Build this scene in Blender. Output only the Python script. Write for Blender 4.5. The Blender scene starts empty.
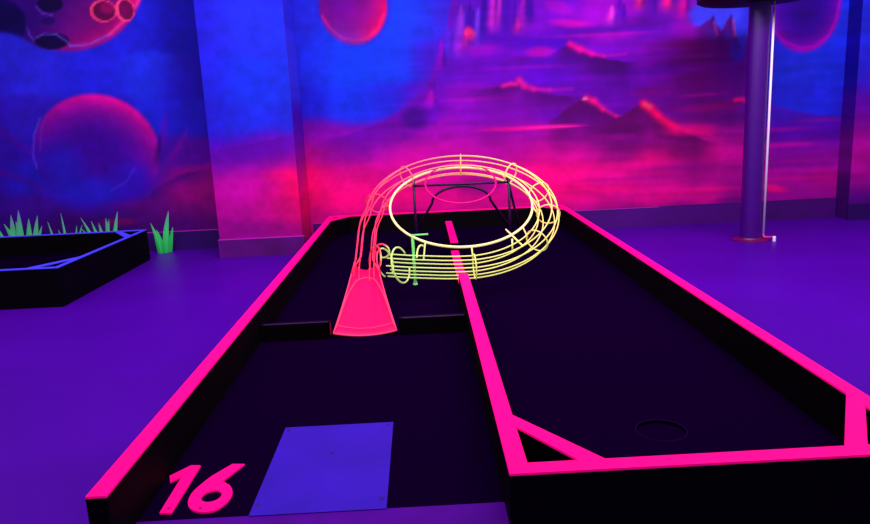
import bpy, bmesh, math, random
import numpy as np
from mathutils import Vector, Matrix
from mathutils.geometry import tessellate_polygon
random.seed(7)
S = bpy.context.scene
COL = S.collection

# ------------------------------------------------------------------ camera
cam = bpy.data.cameras.new('camera'); camo = bpy.data.objects.new('camera', cam); COL.objects.link(camo)
cam.sensor_fit = 'HORIZONTAL'; cam.sensor_width = 36.0; cam.lens = 36.0 * 714.7 / 870.0
cam.clip_start = .02; cam.clip_end = 100
P_, Y_, R_ = 0.20521, 0.013852, -0.04716
fwd = Vector((math.sin(Y_)*math.cos(P_), math.cos(Y_)*math.cos(P_), -math.sin(P_)))
rgt = Vector((math.cos(Y_), -math.sin(Y_), 0)); upv = rgt.cross(fwd)
r2 = math.cos(R_)*rgt + math.sin(R_)*upv; u2 = -math.sin(R_)*rgt + math.cos(R_)*upv
M = Matrix((r2, u2, -fwd)).transposed().to_4x4(); M.translation = Vector((-0.1942, -1.7291, 1.23))
camo.matrix_world = M
S.camera = camo
# ------------------------------------------------------------------ world, lights, exposure
S.view_settings.view_transform = 'Standard'; S.view_settings.look = 'None'
S.view_settings.gamma = 1; S.view_settings.use_curve_mapping = False
S.view_settings.exposure = 0.0
W = bpy.data.worlds.new('dark_hall'); S.world = W; W.use_nodes = True
W.node_tree.nodes['Background'].inputs[0].default_value = (.8, .6, .9, 1)
W.node_tree.nodes['Background'].inputs[1].default_value = .26
def area(name, loc, size, energy, color, target):
    l = bpy.data.lights.new(name, 'AREA'); l.shape = 'RECTANGLE'; l.size, l.size_y = size
    l.energy = energy; l.color = color
    o = bpy.data.objects.new(name, l); COL.objects.link(o); o.location = loc
    o.rotation_euler = (Vector(target)-Vector(loc)).to_track_quat('-Z', 'Y').to_euler()
    return o
area('blacklight_bank_front', (.7, .3, 3.6), (6, 1.2), 185, (1, .84, 1), (0, 2.6, 0))
area('blacklight_bank_rear', (0, 2.2, 3.3), (8.5, .5), 172, (1, .84, 1), (0, 5.4, .9))
# ------------------------------------------------------------------ helpers
def lin(c):
    return tuple(((v/255)/12.92 if v/255 <= .04045 else ((v/255+.055)/1.055)**2.4) for v in c) + (1,)
MATS = {}
def mat(name, rgb, rough=.5, spec=.3, metal=0, noise=0, nscale=20, glow=0, bump=0):
    if name in MATS: return MATS[name]
    m = bpy.data.materials.new(name); m.use_nodes = True; nt = m.node_tree; b = nt.nodes['Principled BSDF']
    c = lin(rgb)
    b.inputs['Base Color'].default_value = c; b.inputs['Roughness'].default_value = rough
    b.inputs['Specular IOR Level'].default_value = spec; b.inputs['Metallic'].default_value = metal
    tc = nt.nodes.new('ShaderNodeTexCoord'); n = nt.nodes.new('ShaderNodeTexNoise'); n.inputs['Scale'].default_value = nscale
    n.inputs['Detail'].default_value = 4
    nt.links.new(tc.outputs['Object'], n.inputs['Vector'])
    r = nt.nodes.new('ShaderNodeMapRange'); r.inputs['From Min'].default_value = .3; r.inputs['From Max'].default_value = .7
    r.inputs['To Min'].default_value = 1-noise; r.inputs['To Max'].default_value = 1+noise
    nt.links.new(n.outputs['Fac'], r.inputs['Value'])
    vm = nt.nodes.new('ShaderNodeVectorMath'); vm.operation = 'SCALE'; vm.inputs[0].default_value = c[:3]
    nt.links.new(r.outputs[0], vm.inputs['Scale']); nt.links.new(vm.outputs[0], b.inputs['Base Color'])
    if glow:   # fluorescent paint really gives off light under the blacklights
        b.inputs['Emission Color'].default_value = c; b.inputs['Emission Strength'].default_value = glow
    if bump:
        bp = nt.nodes.new('ShaderNodeBump'); bp.inputs['Strength'].default_value = bump; bp.inputs['Distance'].default_value = .002
        nt.links.new(n.outputs['Fac'], bp.inputs['Height']); nt.links.new(bp.outputs[0], b.inputs['Normal'])
    MATS[name] = m
    return m
pink = mat('fluorescent_pink_paint', (255, 0, 128), .6, .1, noise=.05, nscale=6, glow=.35)
blue = mat('fluorescent_blue_paint', (72, 66, 250), .6, .15, noise=.06, nscale=6, glow=.25)
black = mat('black_painted_board', (3, 0, 5), .7, .06, noise=.4, nscale=9)
turfm = mat('dark_turf', (15, 0, 33), .95, .0, noise=.25, nscale=240, bump=.5)
red = mat('fluorescent_red_paint', (255, 0, 88), .5, .2, noise=.06, nscale=14, glow=.4)
redl = mat('bright_red_edge', (255, 62, 112), .5, .2, glow=.35)
ringred = mat('magenta_red_hoop', (232, 0, 120), .5, .2, glow=.25)
yellow = mat('fluorescent_yellow_wire', (252, 242, 165), .45, .25, noise=.12, nscale=5, glow=.3)
amber = mat('fluorescent_amber_wire', (250, 190, 120), .45, .25, noise=.12, nscale=5, glow=.25)
green = mat('fluorescent_green_post', (120, 235, 120), .45, .25, glow=.3)
darkm = mat('dark_steel_tube', (32, 0, 56), .4, .3)
white = mat('white_highlight_and_stub', (255, 235, 255), .3, .5, glow=0)
dull = mat('dull_plate', (80, 0, 145), .5, .1, noise=.2, nscale=5)
def new_mesh(name, verts, faces, m, parent=None, smooth=False):
    me = bpy.data.meshes.new(name); me.from_pydata([tuple(v) for v in verts], [], faces); me.validate()
    me.materials.append(m)
    if smooth:
        for p in me.polygons: p.use_smooth = True
    o = bpy.data.objects.new(name, me); COL.objects.link(o)
    if parent: o.parent = parent
    return o
def prism(name, outline, z0, z1, m, parent=None, bevel=0, hole=None, smooth=False):
    bm = bmesh.new()
    loops = [outline] + ([hole] if hole else [])
    tri = tessellate_polygon([[Vector((x, y, 0)) for x, y in l] for l in loops])
    flat = [p for l in loops for p in l]
    top = [bm.verts.new((x, y, z1)) for x, y in flat]; bot = [bm.verts.new((x, y, z0)) for x, y in flat]
    for t in tri:
        try: bm.faces.new([top[i] for i in t])
        except ValueError: pass
        try: bm.faces.new([bot[i] for i in reversed(t)])
        except ValueError: pass
    k = 0
    for l in loops:
        n = len(l)
        for i in range(n):
            a, b = k+i, k+(i+1) % n
            bm.faces.new([top[a], top[b], bot[b], bot[a]])
        k += n
    bmesh.ops.recalc_face_normals(bm, faces=bm.faces)
    if not hole: bmesh.ops.dissolve_limit(bm, angle_limit=.01, verts=bm.verts, edges=bm.edges)
    if bevel: bmesh.ops.bevel(bm, geom=[e for e in bm.edges if e.calc_face_angle(0) > .3], offset=bevel, segments=2, affect='EDGES', profile=.5)
    me = bpy.data.meshes.new(name); bm.to_mesh(me); bm.free(); me.materials.append(m)
    o = bpy.data.objects.new(name, me); COL.objects.link(o)
    if parent: o.parent = parent
    return o
def box(name, a, b, m, parent=None, bevel=0):
    return prism(name, [(a[0], a[1]), (b[0], a[1]), (b[0], b[1]), (a[0], b[1])], a[2], b[2], m, parent, bevel)
def tube(name, paths, r, m, parent=None, seg=8):
    """sweep a round rod along each path (list of points, closed flag); all in ONE mesh"""
    V, F = [], []
    for pts, closed in paths:
        pts = [Vector(p) for p in pts]; n = len(pts)
        tang = []
        for i in range(n):
            a = pts[(i-1) % n] if (closed or i > 0) else pts[0]; b = pts[(i+1) % n] if (closed or i < n-1) else pts[-1]
            tang.append((b-a).normalized())
        nrm = tang[0].orthogonal().normalized(); base = len(V)
        for i in range(n):
            nrm = (nrm - tang[i]*nrm.dot(tang[i])).normalized(); bn = tang[i].cross(nrm)
            for k in range(seg):
                a = 2*math.pi*k/seg; V.append(pts[i]+r*(math.cos(a)*nrm+math.sin(a)*bn))
        for i in range(n if closed else n-1):
            j = (i+1) % n
            for k in range(seg):
                F.append((base+i*seg+k, base+i*seg+(k+1) % seg, base+j*seg+(k+1) % seg, base+j*seg+k))
        if not closed:
            F.append(tuple(base+k for k in reversed(range(seg)))); F.append(tuple(base+(n-1)*seg+k for k in range(seg)))
    return new_mesh(name, V, F, m, parent, True)
def lathe(name, prof, m, parent=None, loc=(0, 0, 0), seg=48):
    V = [(loc[0]+r*math.cos(2*math.pi*k/seg), loc[1]+r*math.sin(2*math.pi*k/seg), loc[2]+z) for r, z in prof for k in range(seg)]
    F = [(i*seg+k, i*seg+(k+1) % seg, (i+1)*seg+(k+1) % seg, (i+1)*seg+k) for i in range(len(prof)-1) for k in range(seg)]
    F.append(tuple(reversed(range(seg)))); F.append(tuple((len(prof)-1)*seg+k for k in range(seg)))
    o = new_mesh(name, V, F, m, parent, True)
    o.data.set_sharp_from_angle(angle=.6)
    return o
def tag(o, label, cat, group=None, kind=None):
    o['label'] = label; o['category'] = cat
    if group: o['group'] = group
    if kind: o['kind'] = kind
    return o
def thing(name, label, cat, loc=(0, 0, 0), group=None):
    o = bpy.data.objects.new(name, None); COL.objects.link(o); o.location = loc; o.empty_display_size = .05
    return tag(o, label, cat, group)
def adopt(t):       # parts were built in world coordinates: keep them in place under a moved Empty
    for c in list(bpy.data.objects):
        if c.parent == t: c.data.transform(Matrix.Translation(-t.location))
        elif c.parent and c.parent.parent == t: c.data.transform(Matrix.Translation(-t.location))
def struct(o): o['kind'] = 'structure'; return o
# ------------------------------------------------------------------ mural pigments (wall metres: x, z)
MURAL_TONES = [
 (-4.216,2.642,(30, 30, 200)), (-3.478,2.611,(28, 28, 200)), (-2.922,2.587,(28, 28, 205)), (-2.364,2.564,(22, 18, 170)), (-4.294,2.198,(35, 25, 190)), (-3.546,2.165,(35, 35, 215)), (-2.983,2.141,(28, 30, 215)), (-2.417,2.116,(22, 15, 165)), (-4.366,1.788,(40, 20, 190)), (-3.893,1.767,(40, 35, 220)), (-3.324,1.741,(30, 30, 210)), (-2.753,1.715,(30, 45, 230)), (-2.37,1.698,(30, 12, 165)), (-4.439,1.368,(45, 10, 170)), (-3.961,1.346,(45, 20, 190)), (-3.288,1.315,(40, 10, 180)), (-2.806,1.292,(30, 35, 220)), (-2.419,1.274,(30, 20, 180)), (-4.489,1.082,(50, 10, 170)), (-4.007,1.059,(45, 10, 175)), (-3.426,1.032,(35, 20, 190)), (-2.843,1.004,(55, 10, 170)), (-2.453,0.986,(80, 0, 150)), (-4.54,0.792,(45, 10, 170)), (-4.053,0.768,(35, 20, 190)), (-3.468,0.74,(30, 30, 200)), (-3.076,0.721,(50, 10, 170)), (-2.782,0.707,(100, 0, 140)), (-2.487,0.692,(160, 0, 120)), (-2.142,0.676,(160, 0, 125)), (-4.582,0.546,(55, 5, 150)), (-3.995,0.517,(60, 5, 150)), (-3.405,0.488,(70, 0, 140)), (-3.01,0.469,(90, 0, 130)), (-2.615,0.449,(140, 0, 120)), (-2.168,0.427,(150, 0, 130)), (-4.617,0.347,(50, 0, 120)), (-3.829,0.307,(55, 0, 115)), (-3.235,0.278,(60, 0, 110)), (-2.638,0.248,(75, 0, 112)), (-2.19,0.226,(90, 0, 110)), (-1.148,2.512,(28, 45, 215)), (-0.677,2.493,(22, 55, 228)), (-0.205,2.473,(25, 60, 230)), (0.078,2.461,(40, 30, 205)), (0.553,2.441,(80, 0, 180)), (1.124,2.417,(90, 0, 190)), (1.697,2.393,(150, 0, 190)), (2.176,2.372,(120, 0, 190)), (2.705,2.35,(60, 60, 235)), (3.236,2.328,(40, 30, 220)), (3.817,2.303,(28, 40, 225)), (4.303,2.283,(22, 18, 170)), (-1.177,2.153,(35, 40, 210)), (-0.797,2.137,(18, 60, 232)), (-0.32,2.116,(20, 62, 232)), (-0.033,2.104,(40, 40, 205)), (0.254,2.091,(70, 20, 190)), (0.638,2.075,(90, 0, 185)), (1.119,2.054,(110, 0, 185)), (1.698,2.029,(150, 0, 190)), (2.183,2.008,(100, 0, 180)), (2.571,1.991,(140, 0, 165)), (2.912,1.976,(45, 50, 210)), (3.352,1.957,(60, 20, 210)), (3.841,1.936,(30, 50, 230)), (4.333,1.914,(22, 18, 170)), (-1.207,1.786,(35, 35, 205)), (-0.823,1.769,(18, 58, 230)), (-0.389,1.75,(20, 60, 230)), (-0.051,1.735,(60, 20, 190)), (0.239,1.722,(100, 0, 180)), (0.627,1.704,(100, 0, 180)), (1.114,1.683,(90, 0, 190)), (1.7,1.657,(110, 0, 180)), (2.189,1.635,(120, 0, 170)), (2.582,1.617,(110, 0, 120)), (2.927,1.602,(90, 0, 140)), (3.47,1.578,(35, 50, 232)), (3.966,1.556,(28, 45, 225)), (-1.244,1.335,(32, 30, 210)), (-0.855,1.317,(22, 50, 226)), (-0.513,1.301,(30, 40, 215)), (-0.22,1.288,(90, 0, 180)), (0.222,1.267,(130, 0, 185)), (0.713,1.245,(120, 0, 175)), (1.206,1.222,(105, 0, 180)), (1.701,1.199,(100, 0, 170)), (2.198,1.176,(110, 0, 150)), (2.596,1.158,(100, 0, 120)), (2.945,1.142,(90, 0, 130)), (3.396,1.121,(35, 40, 215)), (3.898,1.098,(32, 40, 222)), (4.199,1.084,(40, 20, 190)), (-1.264,1.085,(120, 0, 170)), (-0.872,1.067,(130, 0, 175)), (-0.38,1.044,(150, 0, 170)), (0.113,1.021,(160, 0, 180)), (0.707,0.993,(150, 0, 165)), (1.204,0.97,(150, 0, 150)), (1.702,0.946,(110, 0, 130)), (2.102,0.928,(150, 0, 140)), (2.603,0.904,(160, 0, 130)), (3.006,0.885,(130, 0, 130)), (3.51,0.862,(80, 0, 175)), (4.016,0.838,(80, 0, 170)), (-1.277,0.93,(200, 0, 135)), (-0.883,0.911,(190, 0, 155)), (-0.389,0.888,(215, 0, 155)), (0.106,0.865,(200, 0, 160)), (0.703,0.836,(185, 0, 155)), (1.202,0.813,(225, 0, 150)), (1.703,0.789,(190, 0, 140)), (2.205,0.765,(250, 0, 125)), (2.608,0.746,(235, 0, 140)), (3.012,0.727,(190, 0, 140)), (3.519,0.703,(130, 0, 150)), (4.027,0.679,(150, 0, 150)), (-1.297,0.685,(250, 0, 110)), (-0.9,0.666,(245, 0, 130)), (-0.403,0.642,(235, 0, 145)), (0.096,0.618,(210, 0, 150)), (0.697,0.589,(235, 0, 145)), (1.199,0.564,(250, 0, 130)), (1.704,0.54,(245, 0, 140)), (2.21,0.516,(215, 0, 140)), (2.616,0.496,(190, 0, 140)), (3.023,0.477,(170, 0, 140)), (3.533,0.452,(170, 0, 145)), (4.045,0.427,(180, 0, 140)), (-1.315,0.466,(240, 0, 115)), (-0.916,0.446,(250, 0, 130)), (-0.415,0.422,(248, 0, 130)), (0.087,0.397,(225, 0, 140)), (0.691,0.368,(225, 0, 140)), (1.197,0.343,(250, 0, 125)), (1.705,0.318,(225, 0, 135)), (2.214,0.293,(235, 0, 140)), (2.622,0.273,(220, 0, 140)), (3.032,0.253,(150, 0, 130)), (3.545,0.228,(150, 0, 140)), (4.06,0.203,(160, 0, 140)), (-1.33,0.285,(200, 0, 130)), (-0.426,0.24,(200, 0, 130)), (0.383,0.2,(190, 0, 130)), (1.195,0.16,(180, 0, 125)), (1.807,0.129,(140, 0, 120)), (2.422,0.099,(110, 0, 120)), (3.039,0.068,(80, 0, 120)), (3.659,0.038,(75, 0, 120)), (4.177,0.012,(70, 0, 120)),
]
PILASTER_TONES = [
 (-2.063,2.452,(30, 22, 200)), (-1.762,2.44,(32, 42, 222)), (-1.245,2.418,(30, 38, 215)), (-2.023,2.036,(32, 26, 205)), (-1.718,2.023,(32, 46, 225)), (-1.281,2.004,(30, 45, 222)), (-2.07,1.612,(30, 30, 208)), (-1.761,1.598,(22, 50, 226)), (-1.318,1.578,(25, 48, 222)), (-2.069,1.219,(34, 25, 205)), (-1.801,1.206,(28, 45, 225)), (-1.308,1.183,(30, 40, 215)), (-2.073,1.014,(70, 0, 175)), (-1.821,1.002,(90, 0, 180)), (-1.551,0.989,(110, 0, 175)), (-1.28,0.976,(130, 0, 160)), (-2.09,0.861,(140, 0, 150)), (-1.837,0.849,(170, 0, 170)), (-1.565,0.836,(190, 0, 150)), (-1.293,0.823,(220, 0, 120)), (-2.11,0.68,(190, 0, 145)), (-1.855,0.668,(190, 0, 165)), (-1.582,0.654,(235, 0, 125)), (-1.308,0.641,(252, 0, 90)), (-2.135,0.451,(180, 0, 140)), (-1.879,0.438,(185, 0, 150)), (-1.603,0.424,(210, 0, 140)), (-1.328,0.411,(235, 0, 110)), (-2.157,0.246,(150, 0, 130)), (-1.9,0.233,(140, 0, 130)), (-1.623,0.219,(150, 0, 130)), (-1.345,0.205,(170, 0, 120)),
]
MURAL_SHAPES = [
  ('r',[(-1.372,0.974),(-1.072,1.028),(-0.772,1.092),(-0.52,1.186),(-0.316,1.311),(-0.163,1.438),(-0.059,1.566),(0.028,1.778),(0.116,2.005),(0.185,2.276),(0.271,2.542),(1.601,2.753)],0.341,(100,0,165),0.85) ,
  ('r',[(-3.846,0.196),(-3.429,0.318),(-3.004,0.518),(-2.789,0.648),(-2.579,0.746),(-2.376,0.796),(-2.157,0.815)],0.261,(70,0,120),0.8) ,
  ('r',[(2.989,1.294),(3.293,1.165),(3.598,1.073),(4.005,0.996),(4.613,0.948)],0.241,(90,0,170),0.6) ,
  ('p',-3.478,2.734,0.802,0.762,(45,0,115),(250,0,110),(0.85,-0.5),0.6,1,0.03,1.2) ,
  ('e',-3.225,2.296,0.401,0.301,0,0.9,(120,0,120),0.5) ,
  ('l',[(-4.12,2.389),(-3.961,2.391),(-3.868,2.27),(-3.836,2.123),(-3.804,2.085)],0.009,(110,80,235),0.55) ,
  ('e',-4.095,2.262,0.261,0.221,0,0.15,(15,0,85),1) ,
  ('e',-4.197,1.993,0.401,0.201,0,0.25,(38,34,215),1) ,
  ('e',-4.049,2.314,0.201,0.11,0,0.4,(12,0,70),0.9) ,
  ('e',-3.636,2.069,0.17,0.08,0,0.15,(12,0,60),0.95) ,
  ('l',[(-3.782,2.103),(-3.702,2.136),(-3.589,2.131),(-3.505,2.063),(-3.473,2.025)],0.009,(110,80,230),0.7) ,
  ('l',[(-3.474,2.016),(-3.283,2.026),(-3.082,2.109),(-2.923,2.229),(-2.804,2.35),(-2.734,2.455)],0.01,(120,90,250),0.7) ,
  ('l',[(-3.082,2.109),(-2.923,2.229),(-2.804,2.35),(-2.734,2.455)],0.016,(255,40,120),0.6) ,
  ('e',-3.604,2.402,0.13,0.08,0,0.2,(15,0,60),0.95) ,
  ('e',-3.646,2.251,0.08,0.04,0,0.5,(25,0,80),0.7) ,
  ('l',[(-3.737,2.39),(-3.691,2.325),(-3.6,2.303)],0.008,(110,70,220),0.6) ,
  ('e',-3.118,2.319,0.13,0.105,0,0.1,(255,60,110),0.9) ,
  ('e',-3.109,2.318,0.11,0.09,0,0.15,(90,0,70),1) ,
  ('e',-3.077,2.344,0.08,0.06,0,0.5,(150,0,90),0.7) ,
  ('e',-2.911,2.319,0.095,0.11,0,0.1,(255,70,120),0.9) ,
  ('e',-2.902,2.318,0.075,0.095,0,0.15,(110,0,80),1) ,
  ('e',-3.366,0.971,0.702,0.642,0,0.35,(28,18,170),0.6) ,
  ('p',-3.363,0.99,0.612,0.572,(60,0,158),(255,0,150),(0.4,0.9),0.95,1,0.035,1.15) ,
  ('e',-3.406,1.031,0.341,0.261,0,0.9,(52,0,140),0.5) ,
  ('e',-3.726,0.851,0.301,0.341,0,0.9,(34,26,195),0.75) ,
  ('e',-3.465,0.621,0.481,0.201,0,0.9,(34,28,205),0.8) ,
  ('e',-3.073,0.741,0.261,0.221,0,0.9,(44,14,185),0.7) ,
  ('l',[(-3.862,1.36),(-3.945,1.201),(-3.985,1.01),(-3.967,0.882)],0.01,(90,70,235),0.6) ,
  ('l',[(-3.798,1.396),(-3.87,1.246),(-3.91,1.055)],0.008,(90,60,225),0.4) ,
  ('l',[(-3.266,0.631),(-3.118,0.703),(-3.012,0.836)],0.012,(90,60,225),0.35) ,
  ('l',[(-4.264,1.264),(-4.164,1.164),(-4.01,1.04)],0.03,(80,0,150),0.5) ,
  ('l',[(-4.332,0.86),(-4.147,0.792),(-3.949,0.684)],0.03,(80,0,140),0.5) ,
  ('e',-2.911,0.464,0.602,0.09,0,0.9,(100,0,120),0.5) ,
  ('e',-2.5,0.574,0.341,0.16,0,0.9,(165,0,120),0.6) ,
  ('e',-3.231,0.308,0.241,0.05,0,0.9,(150,0,90),0.5) ,
  ('s',(-2.757,0.903),(-2.642,1.361),0.07,(100,0,170),0.6) ,
  ('s',(-2.799,0.806),(-2.727,1.144),0.05,(25,0,100),0.6) ,
  ('s',(-2.686,0.84),(-2.448,1.199),0.08,(120,0,160),0.5) ,
  ('s',(-2.772,0.785),(-2.525,1.038),0.07,(110,0,150),0.5) ,
  ('e',-0.751,2.244,0.371,0.381,0,0.25,(60,20,190),0.6) ,
  ('p',-0.759,2.262,0.321,0.351,(120,0,130),(255,0,95),(0.7,-0.7),1.3,1,0.04,0.9) ,
  ('e',-0.898,2.322,0.201,0.261,0,0.8,(90,0,140),0.6) ,
  ('l',[(-1.06,2.185),(-0.993,2.072),(-0.885,1.976),(-0.762,1.943),(-0.636,1.965),(-0.535,2.052),(-0.47,2.177)],0.011,(255,40,120),0.6) ,
  ('e',-0.967,1.775,0.501,0.401,0,0.9,(16,66,236),0.5) ,
  ('e',-0.234,1.192,0.17,0.15,0,0.8,(62,0,130),0.85) ,
  ('e',-0.312,1.031,0.1,0.06,0,0.9,(90,0,140),0.5) ,
  ('l',[(-0.347,1.294),(-0.244,1.385),(-0.12,1.512),(-0.036,1.64)],0.04,(80,20,190),0.5) ,
  ('s',(0.122,1.708),(0.137,2.05),0.081,(70,30,200),1) ,
  ('s',(0.163,1.706),(0.174,1.975),0.048,(45,0,140),0.55) ,
  ('s',(0.249,1.721),(0.269,2.227),0.108,(150,40,200),0.81) ,
  ('s',(0.303,1.719),(0.319,2.152),0.064,(45,0,140),0.55) ,
  ('s',(0.338,1.764),(0.356,2.251),0.068,(60,0,150),0.945) ,
  ('s',(0.372,1.763),(0.386,2.177),0.04,(45,0,140),0.55) ,
  ('s',(0.301,1.812),(0.308,1.997),0.068,(230,20,140),0.945) ,
  ('s',(0.335,1.811),(0.339,1.922),0.04,(45,0,140),0.55) ,
  ('s',(0.417,1.807),(0.43,2.193),0.068,(120,60,220),0.81) ,
  ('s',(0.451,1.806),(0.461,2.119),0.04,(45,0,140),0.55) ,
  ('s',(0.478,1.897),(0.493,2.353),0.054,(50,0,150),1) ,
  ('s',(0.505,1.896),(0.517,2.28),0.032,(45,0,140),0.55) ,
  ('s',(0.566,1.94),(0.58,2.395),0.068,(200,30,190),0.945) ,
  ('s',(0.6,1.938),(0.611,2.321),0.04,(45,0,140),0.55) ,
  ('s',(0.635,1.964),(0.646,2.392),0.054,(210,40,190),0.81) ,
  ('s',(0.662,1.963),(0.671,2.319),0.032,(45,0,140),0.55) ,
  ('s',(0.691,1.906),(0.703,2.363),0.081,(70,0,170),1) ,
  ('s',(0.732,1.905),(0.741,2.289),0.048,(45,0,140),0.55) ,
  ('s',(0.798,1.92),(0.801,2.086),0.068,(255,30,120),1) ,
  ('s',(0.831,1.919),(0.833,2.011),0.04,(45,0,140),0.55) ,
  ('s',(0.75,1.941),(0.76,2.36),0.054,(90,0,180),0.81) ,
  ('s',(0.777,1.94),(0.785,2.287),0.032,(45,0,140),0.55) ,
  ('s',(0.866,1.973),(0.873,2.292),0.095,(190,20,180),0.81) ,
  ('s',(0.914,1.971),(0.919,2.218),0.056,(45,0,140),0.55) ,
  ('s',(0.906,2.026),(0.913,2.354),0.068,(60,0,150),0.945) ,
  ('s',(0.94,2.025),(0.945,2.28),0.04,(45,0,140),0.55) ,
  ('s',(0.049,1.589),(0.064,1.916),0.068,(130,0,180),0.81) ,
  ('s',(0.083,1.588),(0.094,1.84),0.04,(45,0,140),0.55) ,
  ('s',(-0.064,1.261),(-0.055,1.452),0.095,(190,0,170),0.675) ,
  ('s',(-0.016,1.259),(-0.01,1.374),0.056,(45,0,140),0.55) ,
  ('s',(1.718,1.936),(1.717,2.165),0.081,(230,60,200),0.945) ,
  ('s',(1.759,1.934),(1.758,2.09),0.048,(45,0,140),0.55) ,
  ('s',(1.795,1.969),(1.793,2.253),0.081,(80,0,170),0.81) ,
  ('s',(1.836,1.967),(1.834,2.178),0.048,(45,0,140),0.55) ,
  ('s',(1.988,2.09),(1.985,2.335),0.068,(255,30,130),1) ,
  ('s',(2.022,2.088),(2.019,2.261),0.04,(45,0,140),0.55) ,
  ('s',(2.105,2.029),(2.1,2.303),0.068,(90,0,170),0.81) ,
  ('s',(2.139,2.028),(2.135,2.229),0.04,(45,0,140),0.55) ,
  ('s',(2.259,2.06),(2.254,2.324),0.108,(255,20,130),0.945) ,
  ('s',(2.313,2.057),(2.309,2.249),0.064,(45,0,140),0.55) ,
  ('s',(2.416,1.998),(2.408,2.317),0.081,(240,0,150),0.81) ,
  ('s',(2.457,1.996),(2.45,2.243),0.048,(45,0,140),0.55) ,
  ('e',0.345,1.959,0.06,0.09,0.5,0.6,(255,40,110),0.75) ,
  ('e',1.216,2.159,0.201,0.08,-0.4,0.8,(190,0,200),0.5) ,
  ('e',1.331,2.008,0.261,0.05,-0.15,0.8,(230,0,170),0.6) ,
  ('e',1.456,1.891,0.602,0.03,0,0.9,(170,0,190),0.6) ,
  ('e',1.097,1.852,0.552,0.07,0,0.9,(60,0,180),0.6) ,
  ('e',1.989,1.998,0.401,0.07,0,0.8,(80,0,130),0.6) ,
  ('e',0.436,1.806,0.241,0.07,0,0.8,(150,0,180),0.6) ,
  ('e',1.018,1.762,0.181,0.07,0,0.8,(190,0,170),0.7) ,
  ('e',0.822,1.696,0.14,0.04,0,0.8,(90,0,110),0.6) ,
  ('e',1.601,1.941,0.702,0.06,0,0.95,(60,0,165),0.6) ,
  ('e',0.633,1.909,0.602,0.06,0,0.95,(70,0,160),0.5) ,
  ('e',1.211,1.66,1.203,0.06,0,0.95,(80,0,165),0.6) ,
  ('e',1.995,1.53,0.903,0.06,0,0.95,(70,0,160),0.5) ,
  ('e',0.333,1.624,0.501,0.06,0,0.95,(90,0,170),0.5) ,
  ('e',1.602,1.434,0.702,0.06,0,0.95,(85,0,165),0.5) ,
  ('e',0.619,1.393,0.602,0.06,0,0.95,(110,0,150),0.5) ,
  ('e',0.812,1.24,0.702,0.06,0,0.95,(115,0,160),0.5) ,
  ('e',1.999,1.147,0.602,0.06,0,0.95,(95,0,140),0.5) ,
  ('e',2.205,0.765,0.602,0.06,0,0.95,(170,0,130),0.4) ,
  ('e',1.699,1.899,0.602,0.025,0,0.95,(190,0,190),0.55) ,
  ('e',0.918,1.626,0.602,0.025,0,0.95,(170,0,180),0.4) ,
  ('e',1.995,1.483,0.602,0.025,0,0.95,(120,0,190),0.5) ,
  ('e',0.421,1.345,0.501,0.025,0,0.95,(190,0,170),0.5) ,
  ('e',1.404,1.232,0.602,0.025,0,0.95,(150,0,180),0.4) ,
  ('e',1.993,1.662,0.501,0.025,0,0.95,(130,0,190),0.4) ,
  ('r',[(1.095,1.721),(1.193,1.773),(1.271,1.807),(1.358,1.821),(1.456,1.761),(1.602,1.689),(1.846,1.631),(1.994,1.615)],0.201,(62,0,100),0.95) ,
  ('l',[(1.31,1.824),(1.407,1.773)],0.032,(235,0,150),0.95) ,
  ('l',[(1.407,1.773),(1.524,1.721)],0.026,(235,0,150),0.7666666666666666) ,
  ('l',[(1.524,1.721),(1.641,1.697)],0.02,(235,0,150),0.5833333333333333) ,
  ('l',[(1.641,1.697),(1.856,1.706)],0.014,(235,0,150),0.3999999999999999) ,
  ('r',[(0.326,1.435),(0.522,1.445),(0.669,1.457),(0.758,1.491),(0.808,1.517),(0.875,1.438),(1.011,1.385),(1.227,1.336),(1.503,1.314)],0.14,(85,0,118),0.95) ,
  ('l',[(0.808,1.508),(0.856,1.449)],0.032,(220,10,150),0.95) ,
  ('l',[(0.856,1.449),(0.953,1.416)],0.026,(220,10,150),0.7666666666666666) ,
  ('l',[(0.953,1.416),(1.11,1.399)],0.02,(220,10,150),0.5833333333333333) ,
  ('l',[(1.11,1.399),(1.326,1.399)],0.014,(220,10,150),0.3999999999999999) ,
  ('l',[(0.65,1.458),(0.719,1.474),(0.778,1.471)],0.022,(245,20,140),0.8) ,
  ('r',[(1.056,1.074),(1.186,1.146),(1.305,1.237),(1.424,1.299),(1.503,1.305),(1.602,1.223),(1.751,1.12),(1.921,1.053),(2.101,1.006)],0.301,(84,0,95),0.95) ,
  ('l',[(1.464,1.306),(1.543,1.274)],0.032,(245,10,130),0.95) ,
  ('l',[(1.543,1.274),(1.632,1.193)],0.026,(245,10,130),0.7666666666666666) ,
  ('l',[(1.632,1.193),(1.761,1.119)],0.02,(245,10,130),0.5833333333333333) ,
  ('l',[(1.761,1.119),(1.901,1.084)],0.014,(245,10,130),0.3999999999999999) ,
  ('e',1.454,1.302,0.04,0.015,0,0.6,(255,130,190),0.8) ,
  ('r',[(1.562,1.031),(1.722,1.072),(1.85,1.134),(1.949,1.198),(2.028,1.233),(2.098,1.22),(2.178,1.139),(2.28,1.037),(2.402,0.953),(2.605,0.865),(2.808,0.796)],0.341,(92,0,92),0.95) ,
  ('l',[(2.028,1.233),(2.098,1.191)],0.032,(255,0,105),0.95) ,
  ('l',[(2.098,1.191),(2.179,1.11)],0.028,(255,0,105),0.8125) ,
  ('l',[(2.179,1.11),(2.3,1.016)],0.023,(255,0,105),0.6749999999999999) ,
  ('l',[(2.3,1.016),(2.482,0.939)],0.019,(255,0,105),0.5374999999999999) ,
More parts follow.
